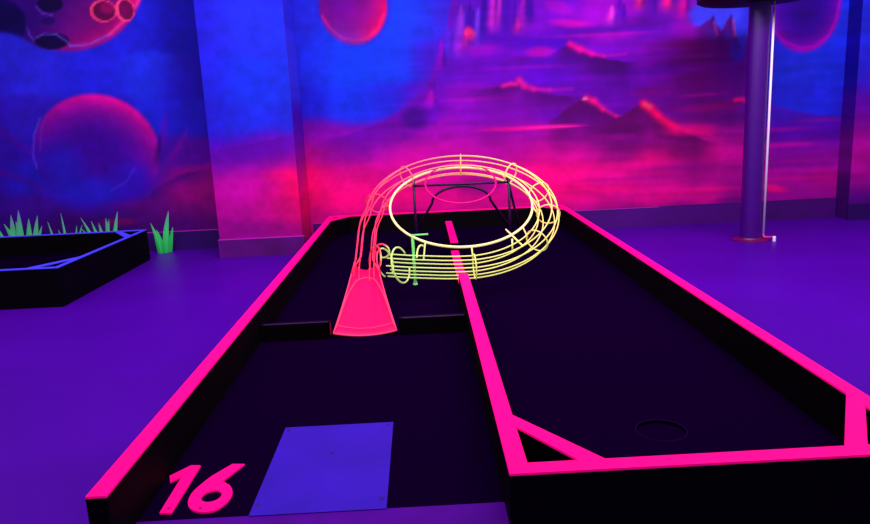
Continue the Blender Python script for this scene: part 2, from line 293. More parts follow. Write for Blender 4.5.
  ('l',[(2.482,0.939),(2.724,0.889)],0.014,(255,0,105),0.3999999999999999) ,
  ('l',[(2.048,1.212),(2.118,1.161),(2.22,1.059),(2.361,0.974)],0.045,(255,0,100),0.8) ,
  ('l',[(2.048,1.222),(2.098,1.191)],0.025,(255,80,120),0.8) ,
  ('e',0.907,1.042,0.602,0.026,0,0.9,(235,0,150),0.8) ,
  ('e',1.105,1.043,0.351,0.016,0,0.9,(250,40,160),0.6) ,
  ('e',1.602,0.912,0.501,0.05,0,0.9,(130,0,125),0.7) ,
  ('e',0.512,1.119,0.501,0.04,0,0.9,(130,0,170),0.5) ,
  ('e',2.104,0.81,0.602,0.04,0,0.9,(130,0,110),0.7) ,
  ('e',2.502,0.948,0.351,0.08,0,0.9,(250,0,120),0.6) ,
  ('e',0.907,1.042,0.602,0.026,0,0.9,(235,0,150),0.8) ,
  ('e',1.105,1.043,0.351,0.016,0,0.9,(250,40,160),0.6) ,
  ('e',1.602,0.912,0.501,0.05,0,0.9,(140,0,130),0.6) ,
  ('e',0.512,1.119,0.501,0.04,0,0.9,(130,0,170),0.5) ,
  ('e',2.003,0.854,0.401,0.04,0,0.9,(120,0,130),0.6) ,
  ('e',2.48,1.772,0.401,0.05,0,0.9,(110,0,100),0.6) ,
  ('e',2.484,1.622,0.451,0.05,0,0.9,(90,0,110),0.6) ,
  ('e',2.24,1.576,0.251,0.05,0,0.9,(80,0,130),0.6) ,
  ('e',2.589,1.389,0.401,0.05,0,0.9,(110,0,125),0.6) ,
  ('e',2.096,1.335,0.301,0.05,0,0.9,(120,0,120),0.6) ,
  ('e',2.596,1.158,0.361,0.05,0,0.9,(150,0,120),0.6) ,
  ('e',2.296,1.249,0.261,0.05,0,0.9,(110,0,150),0.6) ,
  ('e',2.581,1.655,0.251,0.02,0,0.9,(130,20,140),0.6) ,
  ('e',2.487,1.527,0.301,0.02,0,0.9,(120,0,150),0.6) ,
  ('e',2.745,1.171,0.15,0.02,0,0.9,(220,0,120),0.6) ,
  ('e',2.592,1.284,0.301,0.02,0,0.9,(170,0,140),0.6) ,
  ('r',[(2.575,1.178),(2.714,1.201),(2.853,1.214),(2.971,1.238),(3.042,1.225)],0.12,(110,0,100),0.8) ,
  ('l',[(2.942,1.22),(3.012,1.226),(3.094,1.174)],0.02,(250,0,110),0.8) ,
  ('e',2.725,2.039,0.301,0.17,0,0.35,(55,60,225),0.95) ,
  ('e',2.952,1.714,0.09,0.16,0,0.6,(35,50,215),0.8) ,
  ('r',[(2.496,1.92),(2.573,1.935),(2.649,1.987),(2.697,2.004),(2.728,1.947),(2.789,1.87),(2.834,1.979),(2.882,2.005),(2.917,1.846),(3.022,1.692)],0.201,(80,0,110),0.9) ,
  ('s',(2.701,1.893),(2.696,2.031),0.03,(50,0,90),0.9) ,
  ('s',(2.878,1.848),(2.871,2.033),0.03,(50,0,90),0.9) ,
  ('l',[(2.708,1.966),(2.742,1.844)],0.012,(190,60,140),0.5) ,
  ('l',[(2.893,1.977),(2.918,1.827)],0.016,(200,60,140),0.5) ,
  ('p',3.599,2.057,0.341,0.411,(50,0,150),(180,0,190),(0.2,-0.6),1.6,1,0.04,1.5) ,
  ('e',3.569,2.077,0.221,0.241,0,0.9,(42,0,120),0.7) ,
  ('l',[(3.308,1.848),(3.412,1.75),(3.563,1.687),(3.71,1.699),(3.832,1.787),(3.9,1.933),(3.927,2.116)],0.012,(180,0,200),0.8) ,
  ('e',2.007,0.495,0.903,0.03,0,0.9,(170,0,140),0.5) ,
  ('e',1.603,0.394,0.602,0.04,0,0.9,(255,0,120),0.6) ,
  ('e',1.804,0.635,0.702,0.05,0,0.9,(255,0,140),0.5) ,
  ('r',[(1.199,0.494),(1.35,0.447),(1.502,0.399),(1.806,0.283)],0.12,(200,0,120),0.5) ,
  ('e',2.62,0.344,0.501,0.04,0,0.9,(240,0,130),0.7) ,
  ('e',2.982,0.225,0.301,0.04,0,0.9,(90,0,120),0.6) ,
  ('e',3.356,0.329,0.221,0.05,-0.2,0.9,(255,0,120),0.8) ,
  ('e',3.629,0.548,0.602,0.04,0,0.9,(110,0,150),0.5) ,
  ('e',3.637,0.417,0.702,0.03,0,0.9,(220,0,140),0.5) ,
  ('e',3.126,0.441,0.08,0.02,0,0.9,(255,20,150),0.7) ,
  ('e',2.512,0.571,0.501,0.03,0,0.9,(150,0,140),0.5) ,
  ('e',3.306,0.911,0.602,0.03,0,0.9,(190,0,150),0.5) ,
  ('e',3.415,0.758,0.501,0.03,0,0.9,(220,0,140),0.5) ,
  ('e',3.805,0.985,0.401,0.03,0,0.9,(160,0,150),0.5) ,
  ('e',0.393,0.503,0.301,0.14,0,0.8,(120,0,130),0.6) ,
]
PILASTER_SHAPES = [
  ('r',[(-2.273,1.005),(-2.075,0.996),(-1.82,1.02),(-1.59,1.054),(-1.406,1.09),(-1.175,1.15)],0.201,(88,0,160),1) ,
  ('e',-1.438,0.73,0.261,0.09,0,0.9,(255,0,105),0.7) ,
  ('e',-1.765,0.654,0.401,0.201,0,0.9,(200,0,160),0.5) ,
]
def smooth_noise(X, Z, fx, fz, seed):
    rs = np.random.RandomState(seed); g = rs.rand(64, 64)
    x = (X*fx) % 63; z = (Z*fz) % 63; i = np.floor(x).astype(int); j = np.floor(z).astype(int)
    a = x-i; b = z-j; a = a*a*(3-2*a); b = b*b*(3-2*b)
    return (g[i, j]*(1-a)+g[(i+1) % 64, j]*a)*(1-b)+(g[i, (j+1) % 64]*(1-a)+g[(i+1) % 64, (j+1) % 64]*a)*b - .5
def paint(X, Z, tones, shapes, sig=.155):
    out = np.zeros((len(X), 3)); wt = np.full(len(X), 1e-9)
    Xd = X + .12*smooth_noise(X, Z, 3, 4, 1); Zd = Z + .07*smooth_noise(X, Z, 2.5, 5, 2)
    for x, z, c in tones:
        d2 = ((Xd-x)/(sig*1.35))**2+((Zd-z)/(sig*.72))**2
        w = np.exp(-d2)+1e-5/(1+d2*d2); out += w[:, None]*np.array(c, float); wt += w
    out /= wt[:, None]
    def mix(a, c):
        out[:] = out*(1-a[:, None])+a[:, None]*np.array(c, float)
    for s in shapes:
        if s[0] == 'e':
            _, x, z, rx, rz, rot, soft, c, al = s
            dx, dz = X-x, Z-z; cr, sr = math.cos(rot), math.sin(rot)
            d = np.sqrt(((dx*cr+dz*sr)/rx)**2+((-dx*sr+dz*cr)/rz)**2)
            t = np.clip((1+soft*.15-d)/max(soft, .02), 0, 1); mix(al*t*t*(3-2*t), c)
        elif s[0] == 'p':
            _, x, z, rx, rz, cin, crim, ld, spread, al, edge, tight = s
            u, v = (X-x)/rx, (Z-z)/rz; d = np.hypot(u, v)
            lt = np.clip((u*ld[0]+v*ld[1])/(d+1e-6)/math.hypot(*ld), -1, 1); lt = np.clip((lt+spread-1+.4)/(spread+.4), 0, 1)
            k = (np.clip(d, 0, 1)**(2.6*tight)*lt)[:, None]
            cc = np.array(cin, float)*(1-k)+np.array(crim, float)*k
            a = (al*np.clip((1+edge-d)/(2*edge), 0, 1))[:, None]; out[:] = out*(1-a)+cc*a
        elif s[0] == 'r':
            _, pts, h, c, al = s
            px = [p[0] for p in pts]; pz = [p[1] for p in pts]
            R = np.interp(X, px, pz)+.012*smooth_noise(X, Z*0, 22, 1, 5)
            inside = (X > px[0]) & (X < px[-1])
            edge = np.clip(np.minimum(X-px[0], px[-1]-X)/(.2*(px[-1]-px[0])+1e-6), 0, 1)
            up = np.clip((R-Z)/.02+.5, 0, 1); dn = np.exp(-np.clip(R-Z, 0, 9)**2/(h*h))
            mix(np.where(inside, al*edge*up*dn, 0), c)
        elif s[0] == 's':
            _, a, b, wd, c, al = s       # base point, tip point
            t = np.clip((Z-a[1])/(b[1]-a[1]), 0, 1); cx = a[0]+(b[0]-a[0])*t; hw = wd*(1-t)**.8*.9+.006
            g = np.exp(-((X-cx)/hw)**2)*np.clip((Z-a[1])/.12+.1, 0, 1)*np.clip((b[1]-Z)/.03+.5, 0, 1)
            mix(al*g, c)
        elif s[0] == 'l':
            _, pts, wd, c, al = s
            D = np.full(len(X), 9.)
            for (x0, z0), (x1, z1) in zip(pts[:-1], pts[1:]):
                L = (x1-x0)**2+(z1-z0)**2; t = np.clip(((X-x0)*(x1-x0)+(Z-z0)*(z1-z0))/L, 0, 1)
                D = np.minimum(D, np.hypot(X-x0-t*(x1-x0), Z-z0-t*(z1-z0)))
            mix(al*np.exp(-(D/wd)**2), c)
    # brush streaks and mottling of the spray paint
    st = smooth_noise(X, Z, 1.3, 16, 3)+.6*smooth_noise(X, Z, 4, 34, 4)+.5*smooth_noise(X, Z, 9, 11, 6)
    mott = smooth_noise(X, Z, 5, 5, 8)+.7*smooth_noise(X, Z, 13, 12, 9)+.5*smooth_noise(X, Z, 29, 27, 10)
    kx = np.clip((X+1.4)/1.2, 0, 1)      # streaky brushwork on the land, cloudy on the sky
    out *= (1+.03*st+.10*st*kx+.13*mott*(1-.6*kx))[:, None]
    out = np.clip(out, 0, 255)/255
    return np.where(out <= .04045, out/12.92, ((out+.055)/1.055)**2.4)
def mural_material():
    m = bpy.data.materials.new('airbrushed_space_mural'); m.use_nodes = True; nt = m.node_tree; b = nt.nodes['Principled BSDF']
    a = nt.nodes.new('ShaderNodeAttribute'); a.attribute_name = 'pigment'
    tc = nt.nodes.new('ShaderNodeTexCoord'); n = nt.nodes.new('ShaderNodeTexNoise'); n.inputs['Scale'].default_value = 9; n.inputs['Detail'].default_value = 8
    nt.links.new(tc.outputs['Object'], n.inputs['Vector'])
    r = nt.nodes.new('ShaderNodeMapRange'); r.inputs['From Min'].default_value = .3; r.inputs['From Max'].default_value = .7
    r.inputs['To Min'].default_value = .93; r.inputs['To Max'].default_value = 1.07
    vm = nt.nodes.new('ShaderNodeVectorMath'); vm.operation = 'SCALE'
    nt.links.new(n.outputs['Fac'], r.inputs['Value']); nt.links.new(a.outputs['Color'], vm.inputs[0]); nt.links.new(r.outputs[0], vm.inputs['Scale'])
    nt.links.new(vm.outputs[0], b.inputs['Base Color']); b.inputs['Roughness'].default_value = .8; b.inputs['Specular IOR Level'].default_value = .1
    return m
MURAL = mural_material()
def painted_wall(name, origin, du, nu, nv, step, tones, shapes, depth, sig=.155):
    """a slab of wall: front face a fine grid carrying the mural pigments; thickness behind it"""
    u = np.arange(nu+1)*step; v = np.arange(nv+1)*step
    U, V = np.meshgrid(u, v)
    X = origin[0]+U*du[0]; Y = origin[1]+U*du[1]; Z = origin[2]+V
    P = np.stack([X, Y, Z], -1).reshape(-1, 3)
    idx = np.arange((nu+1)*(nv+1)).reshape(nv+1, nu+1)
    Fq = np.stack([idx[:-1, :-1], idx[:-1, 1:], idx[1:, 1:], idx[1:, :-1]], -1).reshape(-1, 4)
    n = len(P); c = [idx[0, 0], idx[0, -1], idx[-1, -1], idx[-1, 0]]
    back = P[c]+np.array([-du[1]*depth, du[0]*depth, 0])
    me = bpy.data.meshes.new(name)
    allv = np.concatenate([P, back]); fl = Fq.tolist()
    b = [n, n+1, n+2, n+3]
    fl.append([b[3], b[2], b[1], b[0]])
    fl.append([b[0], b[1]]+idx[0, ::-1].tolist()); fl.append([b[2], b[3]]+idx[-1, :].tolist())
    fl.append([b[3], b[0]]+idx[:, 0].tolist()); fl.append([b[1], b[2]]+idx[::-1, -1].tolist())
    me.from_pydata(allv.tolist(), [], fl)
    col = paint(allv[:, 0], allv[:, 2], tones, shapes, sig) if abs(du[1]) < .5 else paint(allv[:, 0]*0+origin[0], allv[:, 2], tones, shapes, sig)
    at = me.color_attributes.new('pigment', 'FLOAT_COLOR', 'POINT')
    at.data.foreach_set('color', np.concatenate([col, np.ones((len(col), 1))], 1).astype(np.float32).ravel())
    me.materials.append(MURAL)
    o = bpy.data.objects.new(name, me); COL.objects.link(o)
    return struct(o)
# ------------------------------------------------------------------ the room
floor_m = mat('violet_floor', (76, 0, 160), .45, .10, noise=.10, nscale=1.6)
struct(box('floor', (-7, -4, -.1), (7, 5.7, 0), floor_m))
painted_wall('wall_back', (-5.6, 5.44, 0), (1, 0), 700, 170, .016, MURAL_TONES, MURAL_SHAPES, .2)
# shallow pilaster left of the lane, and the one at the right edge
painted_wall('wall_left_pilaster', (-2.095, 4.87, 0), (1, 0), 48, 170, .016, PILASTER_TONES, PILASTER_SHAPES, .56, .16)
painted_wall('wall_left_pilaster_side', (-1.326, 4.872, 0), (0, 1), 28, 136, .02, [(-1.325, z, c) for z, c in ((2.4, (50, 50, 240)), (1.6, (60, 60, 245)), (1.15, (70, 10, 195)), (.95, (150, 0, 160)), (.7, (215, 0, 130)), (.4, (240, 0, 110)), (.15, (190, 0, 110)))], [], .01, .25)
R_T = [(x, z, c) for z, c in ((2.5, (28, 30, 200)), (1.9, (32, 40, 220)), (1.4, (40, 35, 215)), (1.15, (90, 0, 170)), (.95, (130, 0, 150)), (.7, (190, 0, 150)), (.45, (170, 0, 140)), (.2, (80, 0, 130))) for x in (4.2, 4.8)]
painted_wall('wall_right_pilaster', (4.02, 5.22, 0), (1, 0), 60, 136, .02, R_T, [], .21, .25)
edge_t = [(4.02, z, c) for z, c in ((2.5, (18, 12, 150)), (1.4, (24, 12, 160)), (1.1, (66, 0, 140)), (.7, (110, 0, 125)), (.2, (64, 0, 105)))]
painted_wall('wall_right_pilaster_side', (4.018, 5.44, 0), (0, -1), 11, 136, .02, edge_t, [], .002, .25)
bb_plum = mat('baseboard_plum', (88, 0, 112), .6, .2, noise=.25, nscale=3)
bb_dark = mat('baseboard_violet', (46, 0, 98), .6, .2, noise=.2, nscale=3)
bb_line = mat('baseboard_top_edge', (190, 40, 190), .6, .2)
def baseboard(name, a, b, h, m):
    struct(box(name, (a[0], a[1], 0), (b[0], b[1], h-.006), m))
    o = box(name.replace('baseboard', 'trim'), (a[0], a[1], h-.006), (b[0], b[1], h), bb_line); struct(o)
baseboard('baseboard_left', (-5.6, 5.42), (-2.095, 5.44), .19, bb_dark)
baseboard('baseboard_pilaster', (-2.105, 4.85), (-1.305, 4.87), .172, bb_plum)
struct(box('baseboard_back', (-1.3, 5.42, 0), (4.01, 5.44, .2), mat('baseboard_deep_purple', (70, 0, 112), .6, .2, noise=.25, nscale=2)))
struct(box('trim_back', (-1.3, 5.419, .194), (2.2, 5.421, .2), bb_line))
struct(box('baseboard_right_pilaster', (4.01, 5.2, 0), (5.22, 5.22, .16), bb_dark))

# ------------------------------------------------------------------ the minigolf lane
RZ = .29; CAP = .008; TF = .12
WL, WR, L = -1.115, 1.19, 5.25; T = .056
lane = thing('minigolf_lane', 'black two-sided minigolf lane with glowing pink painted rims around dark turf', 'minigolf lane')
def rail(name, outline, z0, z1, parent=lane, capm=pink, side=black, cap='painted_top'):
    o = prism(name, outline, z0, z1-CAP, side, parent)
    prism(cap, outline, z1-CAP, z1, capm, o, bevel=.0015)
    return o
rail('side_rail', [(WL, 0), (WL+T, 0), (WL+T, L-T), (WL, L-T)], 0, RZ)
rail('side_rail', [(WR-T, T), (WR, T), (WR, L-T), (WR-T, L-T)], 0, RZ)
rail('end_rail', [(WL, L-T), (WR, L-T), (WR, L), (WL, L)], 0, RZ)
rail('end_rail', [(0, 0), (WR, 0), (WR, T), (0, T)], 0, RZ)
rail('divider_rail', [(0, T), (T, T), (T, 2.42), (0, 2.42)], 0, RZ)
rail('divider_rail', [(0, 2.42), (T, 2.42), (T, 3.48), (0, 3.48)], 0, .225)
rail('divider_rail', [(0, 3.48), (T, 3.48), (T, 4.53), (0, 4.53)], 0, RZ)
# corner braces
rail('corner_brace', [(T, .285), (.195, T), (.268, T), (T, .372)], TF, RZ)
rail('corner_brace', [(.925, T), (.99, T), (WR-T, .30), (WR-T, .40)], TF, RZ)
rail('corner_brace', [(WL+T, 4.93), (-.90, L-T), (-.965, L-T), (WL+T, 5.03)], TF, RZ)
rail('corner_brace', [(WR-T, 4.93), (WR-T, 5.03), (1.03, L-T), (.96, L-T)], TF, RZ)
# turf, with the cup cut through
cup_c, cup_r = (.592, .556), .088
hole = [(cup_c[0]+cup_r*math.cos(-2*math.pi*k/40), cup_c[1]+cup_r*math.sin(-2*math.pi*k/40)) for k in range(40)]
prism('turf', [(WL+T, .15), (0, .15), (0, 4.53), (T, 4.53), (T, T), (WR-T, T), (WR-T, L-T), (WL+T, L-T)], .06, TF, turfm, lane, hole=hole)
box('start_board', (WL+T, 0, 0), (0, .15, TF), dull, lane)
def ringp(c, r, z, n=48): return [(c[0]+r*math.cos(2*math.pi*k/n), c[1]+r*math.sin(2*math.pi*k/n), z) for k in range(n)]
cup = thing('golf_cup', 'round golf cup outlined by faint violet rim, flush in turf of the right lane', 'golf cup', (cup_c[0], cup_c[1], .03))
tube('cup_rim', [(ringp(cup_c, cup_r-.003, TF), True)], .0022, mat('faint_violet_rim', (36, 4, 60), .8, .0), cup)
lathe('cup_liner', [(cup_r-.006, .0), (cup_r-.006, .078), (cup_r-.009, .08)], turfm, cup, (cup_c[0], cup_c[1], .03), 40)
adopt(cup)
# low barrier boards either side of the ramp foot
barm = mat('barrier_top', (62, 24, 84), .5, .3)
for x0, x1, lab in ((WL+T, -.70, 'short black barrier board between left pink rim and red ramp'), (-.345, 0, 'short black barrier board between red ramp and middle pink rim')):
    b = thing('barrier_board', lab, 'barrier board', ((x0+x1)/2, 1.83, TF), 'barrier boards beside the ramp foot')
    box('board', (x0, 1.80, TF), (x1, 1.85, .208), black, b); box('top_edge', (x0+.02, 1.80, .208), (x1-.01, 1.81, .2115), barm, b); adopt(b)
    if x1 < -.5: box('end_reflection', (x1-.0, 1.805, TF+.02), (x1+.004, 1.812, .2), mat('ramp_red_reflection', (170, 20, 50), .6, .2), b).data.transform(Matrix.Translation(-b.location))  # red sliver coloured as the ramp's reflection on the board end

# tee mat
tm = thing('tee_mat', 'rectangular blue-violet tee plate screwed flat onto dark turf beside the number 16', 'tee mat', (-.54, .42, TF))
matm = mat('tee_mat_plate', (52, 12, 182), .55, .25, noise=.16, nscale=3.5)
prism('plate', [(-.738, .145), (-.341, .145), (-.341, .735), (-.738, .735)], TF, TF+.004, matm, tm, bevel=.001)
scr = mat('screw_head', (40, 10, 120), .4, .4)
for x, y in ((-.722, .71), (-.357, .71), (-.357, .2), (-.722, .2), (-.54, .51)):
    lathe('screw', [(.0065, 0), (.0065, .0015), (.004, .003)], scr, tm, (x, y, TF+.004), 14)
adopt(tm)
# the hole number
num = thing('hole_number', 'glowing pink number 16 lying on the turf at the start of the lane', 'hole number', (-.93, .33, TF))
def smooth_poly(pts, it=2):
    for _ in range(it):
        q = []
        for i in range(len(pts)):
            a, b = pts[i], pts[(i+1) % len(pts)]
            q += [(a[0]*.75+b[0]*.25, a[1]*.75+b[1]*.25), (a[0]*.25+b[0]*.75, a[1]*.25+b[1]*.75)]
        pts = q
    return pts
one = [(-1.006, .184), (-.970, .180), (-.970, .468), (-1.003, .472), (-1.052, .407), (-1.036, .365), (-1.010, .402)]
prism('digit', one, TF, TF+.006, pink, num)
six = [(-.865, .466)]+smooth_poly([(-.906, .405), (-.929, .349), (-.945, .294), (-.943, .245), (-.930, .210), (-.905, .184), (-.872, .173), (-.843, .180), (-.822, .213), (-.814, .256), (-.82, .293), (-.841, .332)], 1)[0:-2]+[(-.85, .337), (-.867, .354), (-.823, .461)]
hol = [(-.877+.030*math.cos(a*math.pi/12), .264+.034*math.sin(a*math.pi/12)) for a in range(24)]
prism('digit', six, TF, TF+.006, pink, num, hole=hol)
for x, y in ((-.985, .205), (-.89, .197)): lathe('nail', [(.0055, 0), (.0055, .002), (.003, .003)], mat('nail_head', (170, 0, 90), .5, .3), num, (x, y, TF+.006), 12)
adopt(num)

# ------------------------------------------------------------------ wire loop track
def circ(c, r, tilt, a):
    return Vector((c[0]+r*math.cos(a), c[1]+r*math.sin(a)*math.cos(tilt), c[2]+r*math.sin(a)*math.sin(tilt)))
RC, RR, RT = (.066, 3.08, .619), .480, .4626
TC, TR, TT = (.060, 3.03, .578), .582, .487
track = thing('wire_loop_track', 'tilted round wire loop track, yellow rods rising from red ramp over lane divider', 'ball track', (.06, 3.0, TF))
tube('inner_ring', [([circ(RC, RR, RT, 2*math.pi*k/96) for k in range(96)], True)], .0080, yellow, track, 10)
# centre line: ramp top -> left -> back -> right -> front -> level exit at the left
key = [Vector((-.556, 2.44, .372)), Vector((-.553, 2.62, .452)), Vector((-.548, 2.83, .542))]
for d in range(176, -96, -8):
    a = math.radians(d); p = circ(TC, TR, TT, a)
    key.append(p)
zf = key[-1].z
key += [Vector((-.06, 2.515, zf+.004)), Vector((-.18, 2.52, zf+.012)), Vector((-.30, 2.53, zf+.02)), Vector((-.42, 2.55, zf+.03))]
def catmull(P, n=6):
    out = []
    for i in range(len(P)-1):
        p0 = P[max(i-1, 0)]; p1 = P[i]; p2 = P[i+1]; p3 = P[min(i+2, len(P)-1)]
        for k in range(n):
            t = k/n; out.append(.5*((2*p1)+(p2-p0)*t+(2*p0-5*p1+4*p2-p3)*t*t+(3*p1-p0-3*p2+p3)*t**3))
    return out+[P[-1]]
cl = catmull(key, 4); N = len(cl)
# tube frame: n1 points away from the loop's axis, n2 along the loop's axis (up)
axis = Vector((0, -math.sin(TT), math.cos(TT)))
frames = []
for i in range(N):
    t = (cl[min(i+1, N-1)]-cl[max(i-1, 0)]).normalized()
    n2 = (axis - t*axis.dot(t)).normalized(); n1 = t.cross(n2)*-1
    frames.append((t, n1, n2))
RTUBE = .070
def offs(i, ang, r=None):
    if r is None: r = RTUBE*(.84+.16*min(1, max(0, (i-14)/24)))
    t, n1, n2 = frames[i]; return cl[i]+r*(math.cos(ang)*n1+math.sin(ang)*n2)
split = next(i for i in range(N) if cl[i].y > 2.75)
redwire = mat('red_wire', (255, 50, 100), .45, .25, glow=.3)
# transition of colour along the rods: red at the ramp, amber on the climb, yellow past the top
def rod_material():
    m = bpy.data.materials.new('rod_red_to_yellow'); m.use_nodes = True; nt = m.node_tree; b = nt.nodes['Principled BSDF']
    a = nt.nodes.new('ShaderNodeAttribute'); a.attribute_name = 'pigment'
    nt.links.new(a.outputs['Color'], b.inputs['Base Color']); nt.links.new(a.outputs['Color'], b.inputs['Emission Color'])
    b.inputs['Emission Strength'].default_value = .3; b.inputs['Roughness'].default_value = .45
    return m
RODM = rod_material()
def rod_colour(v):
    x, y, z = v
    stops = [(-.02, (255, 40, 90)), (.12, (255, 75, 105)), (.35, (255, 130, 125)), (.6, (252, 205, 125)), (1, (248, 238, 128))]
    if y < 2.72 and x > -.46 and z < .45:
        s = 1-.0*x; c0, c1 = (232, 236, 120), (200, 238, 130); k = min(1, max(0, (-x+.2)/.6)); return tuple(c0[i]+(c1[i]-c0[i])*k for i in range(3))
    # arc position measured over the climb
    a = math.atan2(y-TC[1], x-TC[0]); s = (math.pi-a)/(math.pi) if a > 0 else (0 if x < -.3 else 1)
    if x > .2 and z < .62: return (250, 226, 128)
    for (s0, c0), (s1, c1) in zip(stops[:-1], stops[1:]):
        if s <= s1:
            k = max(0, (s-s0)/(s1-s0)); return tuple(c0[i]+(c1[i]-c0[i])*k for i in range(3))
    return stops[-1][1]
def pigment(o):
    me = o.data; at = me.color_attributes.new('pigment', 'FLOAT_COLOR', 'POINT')
    for i, v in enumerate(me.vertices): at.data[i].color = lin(rod_colour(v.co))
    me.materials.clear(); me.materials.append(RODM)
for ang in (-50, -5, -115, 35, 205, 75, 150):
    pigment(tube('rod', [([offs(i, math.radians(ang)) for i in range(N)], False)], .0043, yellow, track, 7))
def hoop_at(i, r=RTUBE+.006, a0=0, a1=360, lean=0, m=None):
    n = 26; t, n1, n2 = frames[i]
    pts = []
    for k in range(n if a1-a0 == 360 else n+1):
        a = math.radians(a0+(a1-a0)*k/n); pts.append(cl[i]+r*(math.cos(a)*n1+math.sin(a)*n2)+t*(lean*math.cos(a)))
    o = tube('hoop', [(pts, a1-a0 == 360)], .0045, yellow, track, 6); pigment(o); return o
def idx_near(p): return min(range(N), key=lambda i: (cl[i]-Vector(p)).length)
for d in (166, 128, 86, 48, 18, -8, -38, -86):
    hoop_at(idx_near(circ(TC, TR, TT, math.radians(d))))

# stirrups tying the tube to the thick inner ring
for d in (175, 128, 86, 48, 18, -8, -38, -86, -122):
    a = math.radians(d); pr = circ(RC, RR, RT, a); i = idx_near(circ(TC, TR, TT, a)) if d > -100 else idx_near((-.2, 2.52, .33))
    j = min(range(12), key=lambda k: (offs(i, k*math.pi/6)-pr).length); pigment(tube('stirrup', [([pr, offs(i, j*math.pi/6)], False)], .005, yellow, track, 6))
# flared curls round the exit mouth
def curl(c, r, ax, a0, a1, name='exit_curl', rad=.0055, squash=1):
    ax = Vector(ax).normalized(); u = ax.orthogonal().normalized(); u = (Vector((0, 0, 1))-ax*ax.z).normalized(); v = ax.cross(u)
    pts = [Vector(c)+r*(math.cos(math.radians(a0+(a1-a0)*k/26))*u+squash*math.sin(math.radians(a0+(a1-a0)*k/26))*v) for k in range(27)]
    o = tube(name, [(pts, False)], rad, yellow, track, 7); pigment(o)
curl((-.345, 2.53, .335), .110, (1, -.45, .25), -60, 250)
curl((-.44, 2.55, .35), .090, (1, -.5, .3), -150, 150)
curl((-.50, 2.56, .37), .085, (1, .5, -.2), -170, 120)
curl((-.455, 2.60, .415), .045, (.3, 1, .2), -120, 200)
curl((-.20, 2.53, .335), .115, (1, -.35, .2), -30, 60)
# post at the left front
pa = circ(RC, RR, RT, math.radians(226))
tube('support_post', [([(pa.x, pa.y+.13, TF), (pa.x, pa.y, pa.z+.012)], False)], .0095, green, track, 10)
lathe('post_foot', [(.016, 0), (.016, .006), (.012, .01), (.012, .02)], green, track, (pa.x, pa.y+.13, TF), 20)
tube('support_arm', [([(pa.x, pa.y, .475), (pa.x+.10, pa.y-.0, .477)], False)], .0055, green, track, 8)
tube('support_arm', [([(pa.x, pa.y+.04, .36), (pa.x, 2.60, .34)], False)], .0055, green, track, 8)
pb = circ(RC, RR, RT, math.radians(-52))
tube('support_arm', [([(pb.x-.03, pb.y+.05, pb.z+.03), (pb.x+.06, pb.y-.09, pb.z-.06)], False)], .0055, yellow, track, 8)
tube('support_arm', [([(pb.x+.0, pb.y-.03, pb.z-.02), (pb.x+.0, pb.y-.03, pb.z-.09)], False)], .0055, yellow, track, 8)
# red drop hoop hanging at the back
tube('drop_ring', [([circ((.080, 3.29, .745), .247, .50, 2*math.pi*k/64) for k in range(64)], True)], .0062, ringred, track, 8)
# chute: trough of red sheet, narrow at the top and flared to the lip on the turf
NS, NC = 16, 16; CV, CF = [], []
def chute_pt(s, c, off=0):
    y = 1.815+s*.70; cx = -.5225-.033*s; hw = .163*(1-s)+.066*s-.006*math.sin(math.pi*s)
    zc = TF+.004+.195*s**1.15
    a = c*(.25+1.15*s)        # trough curls up towards the tube
    k = (.25+1.15*s)
    x = cx+hw*math.sin(a)/math.sin(min(k, math.pi/2)); z = zc+hw*.95*(1-math.cos(a))/math.sin(min(k, math.pi/2))
    z += .006*s*(1-s)*4*math.cos(c*math.pi*4)*.5
    return Vector((x, y, z+off))
for off in (0, -.004):
    for i in range(NS+1):
        for j in range(NC+1): CV.append(chute_pt(i/NS, 2*j/NC-1, off))
w_ = NC+1; H_ = (NS+1)*w_
for i in range(NS):
    for j in range(NC):
        a = i*w_+j; CF.append((a, a+1, a+w_+1, a+w_)); CF.append((H_+a, H_+a+w_, H_+a+w_+1, H_+a+1))
for i in range(NS):
    for j, f in ((0, 0), (NC, 1)):
        a = i*w_+j; q = (a, a+w_, H_+a+w_, H_+a); CF.append(q if not f else q[::-1])
for j in range(NC):
    for i, f in ((0, 1), (NS, 0)):
        a = i*w_+j; q = (a, a+1, H_+a+1, H_+a); CF.append(q if not f else q[::-1])
new_mesh('chute', CV, CF, red, track, True)
tube('chute_edge', [([chute_pt(s/12, -1) for s in range(13)], False)], .0042, redl, track, 7)
tube('chute_edge', [([chute_pt(s/12, 1) for s in range(13)], False)], .0042, redl, track, 7)
tube('chute_lip', [([chute_pt(0, 2*j/12-1) for j in range(13)], False)], .0045, redl, track, 7)
tube('chute_seam', [([chute_pt(.10, 2*j/12-1, .003) for j in range(13)], False)], .003, redl, track, 7)
# hood: red sheet above the arch, closing the flare up to the tube
arch = [chute_pt(.06+.8*math.sin(math.pi*k/20)**.62, -.97*math.cos(math.pi*k/20), .004) for k in range(21)]
tube('chute_arch', [(arch, False)], .004, redl, track, 7)
for ang in (-50, -5, -115, 35, 205, 75, 150):     # each rod runs on down into the trough
    p = offs(0, math.radians(ang)); best = min((chute_pt(.80, c/10, .003) for c in range(-10, 11)), key=lambda q: (q-p-Vector((0, -.14, -.05))).length)
    tube('chute_rod', [([p, p.lerp(best, .5)+Vector((0, 0, .004)), best], False)], .0041, redwire, track, 7)
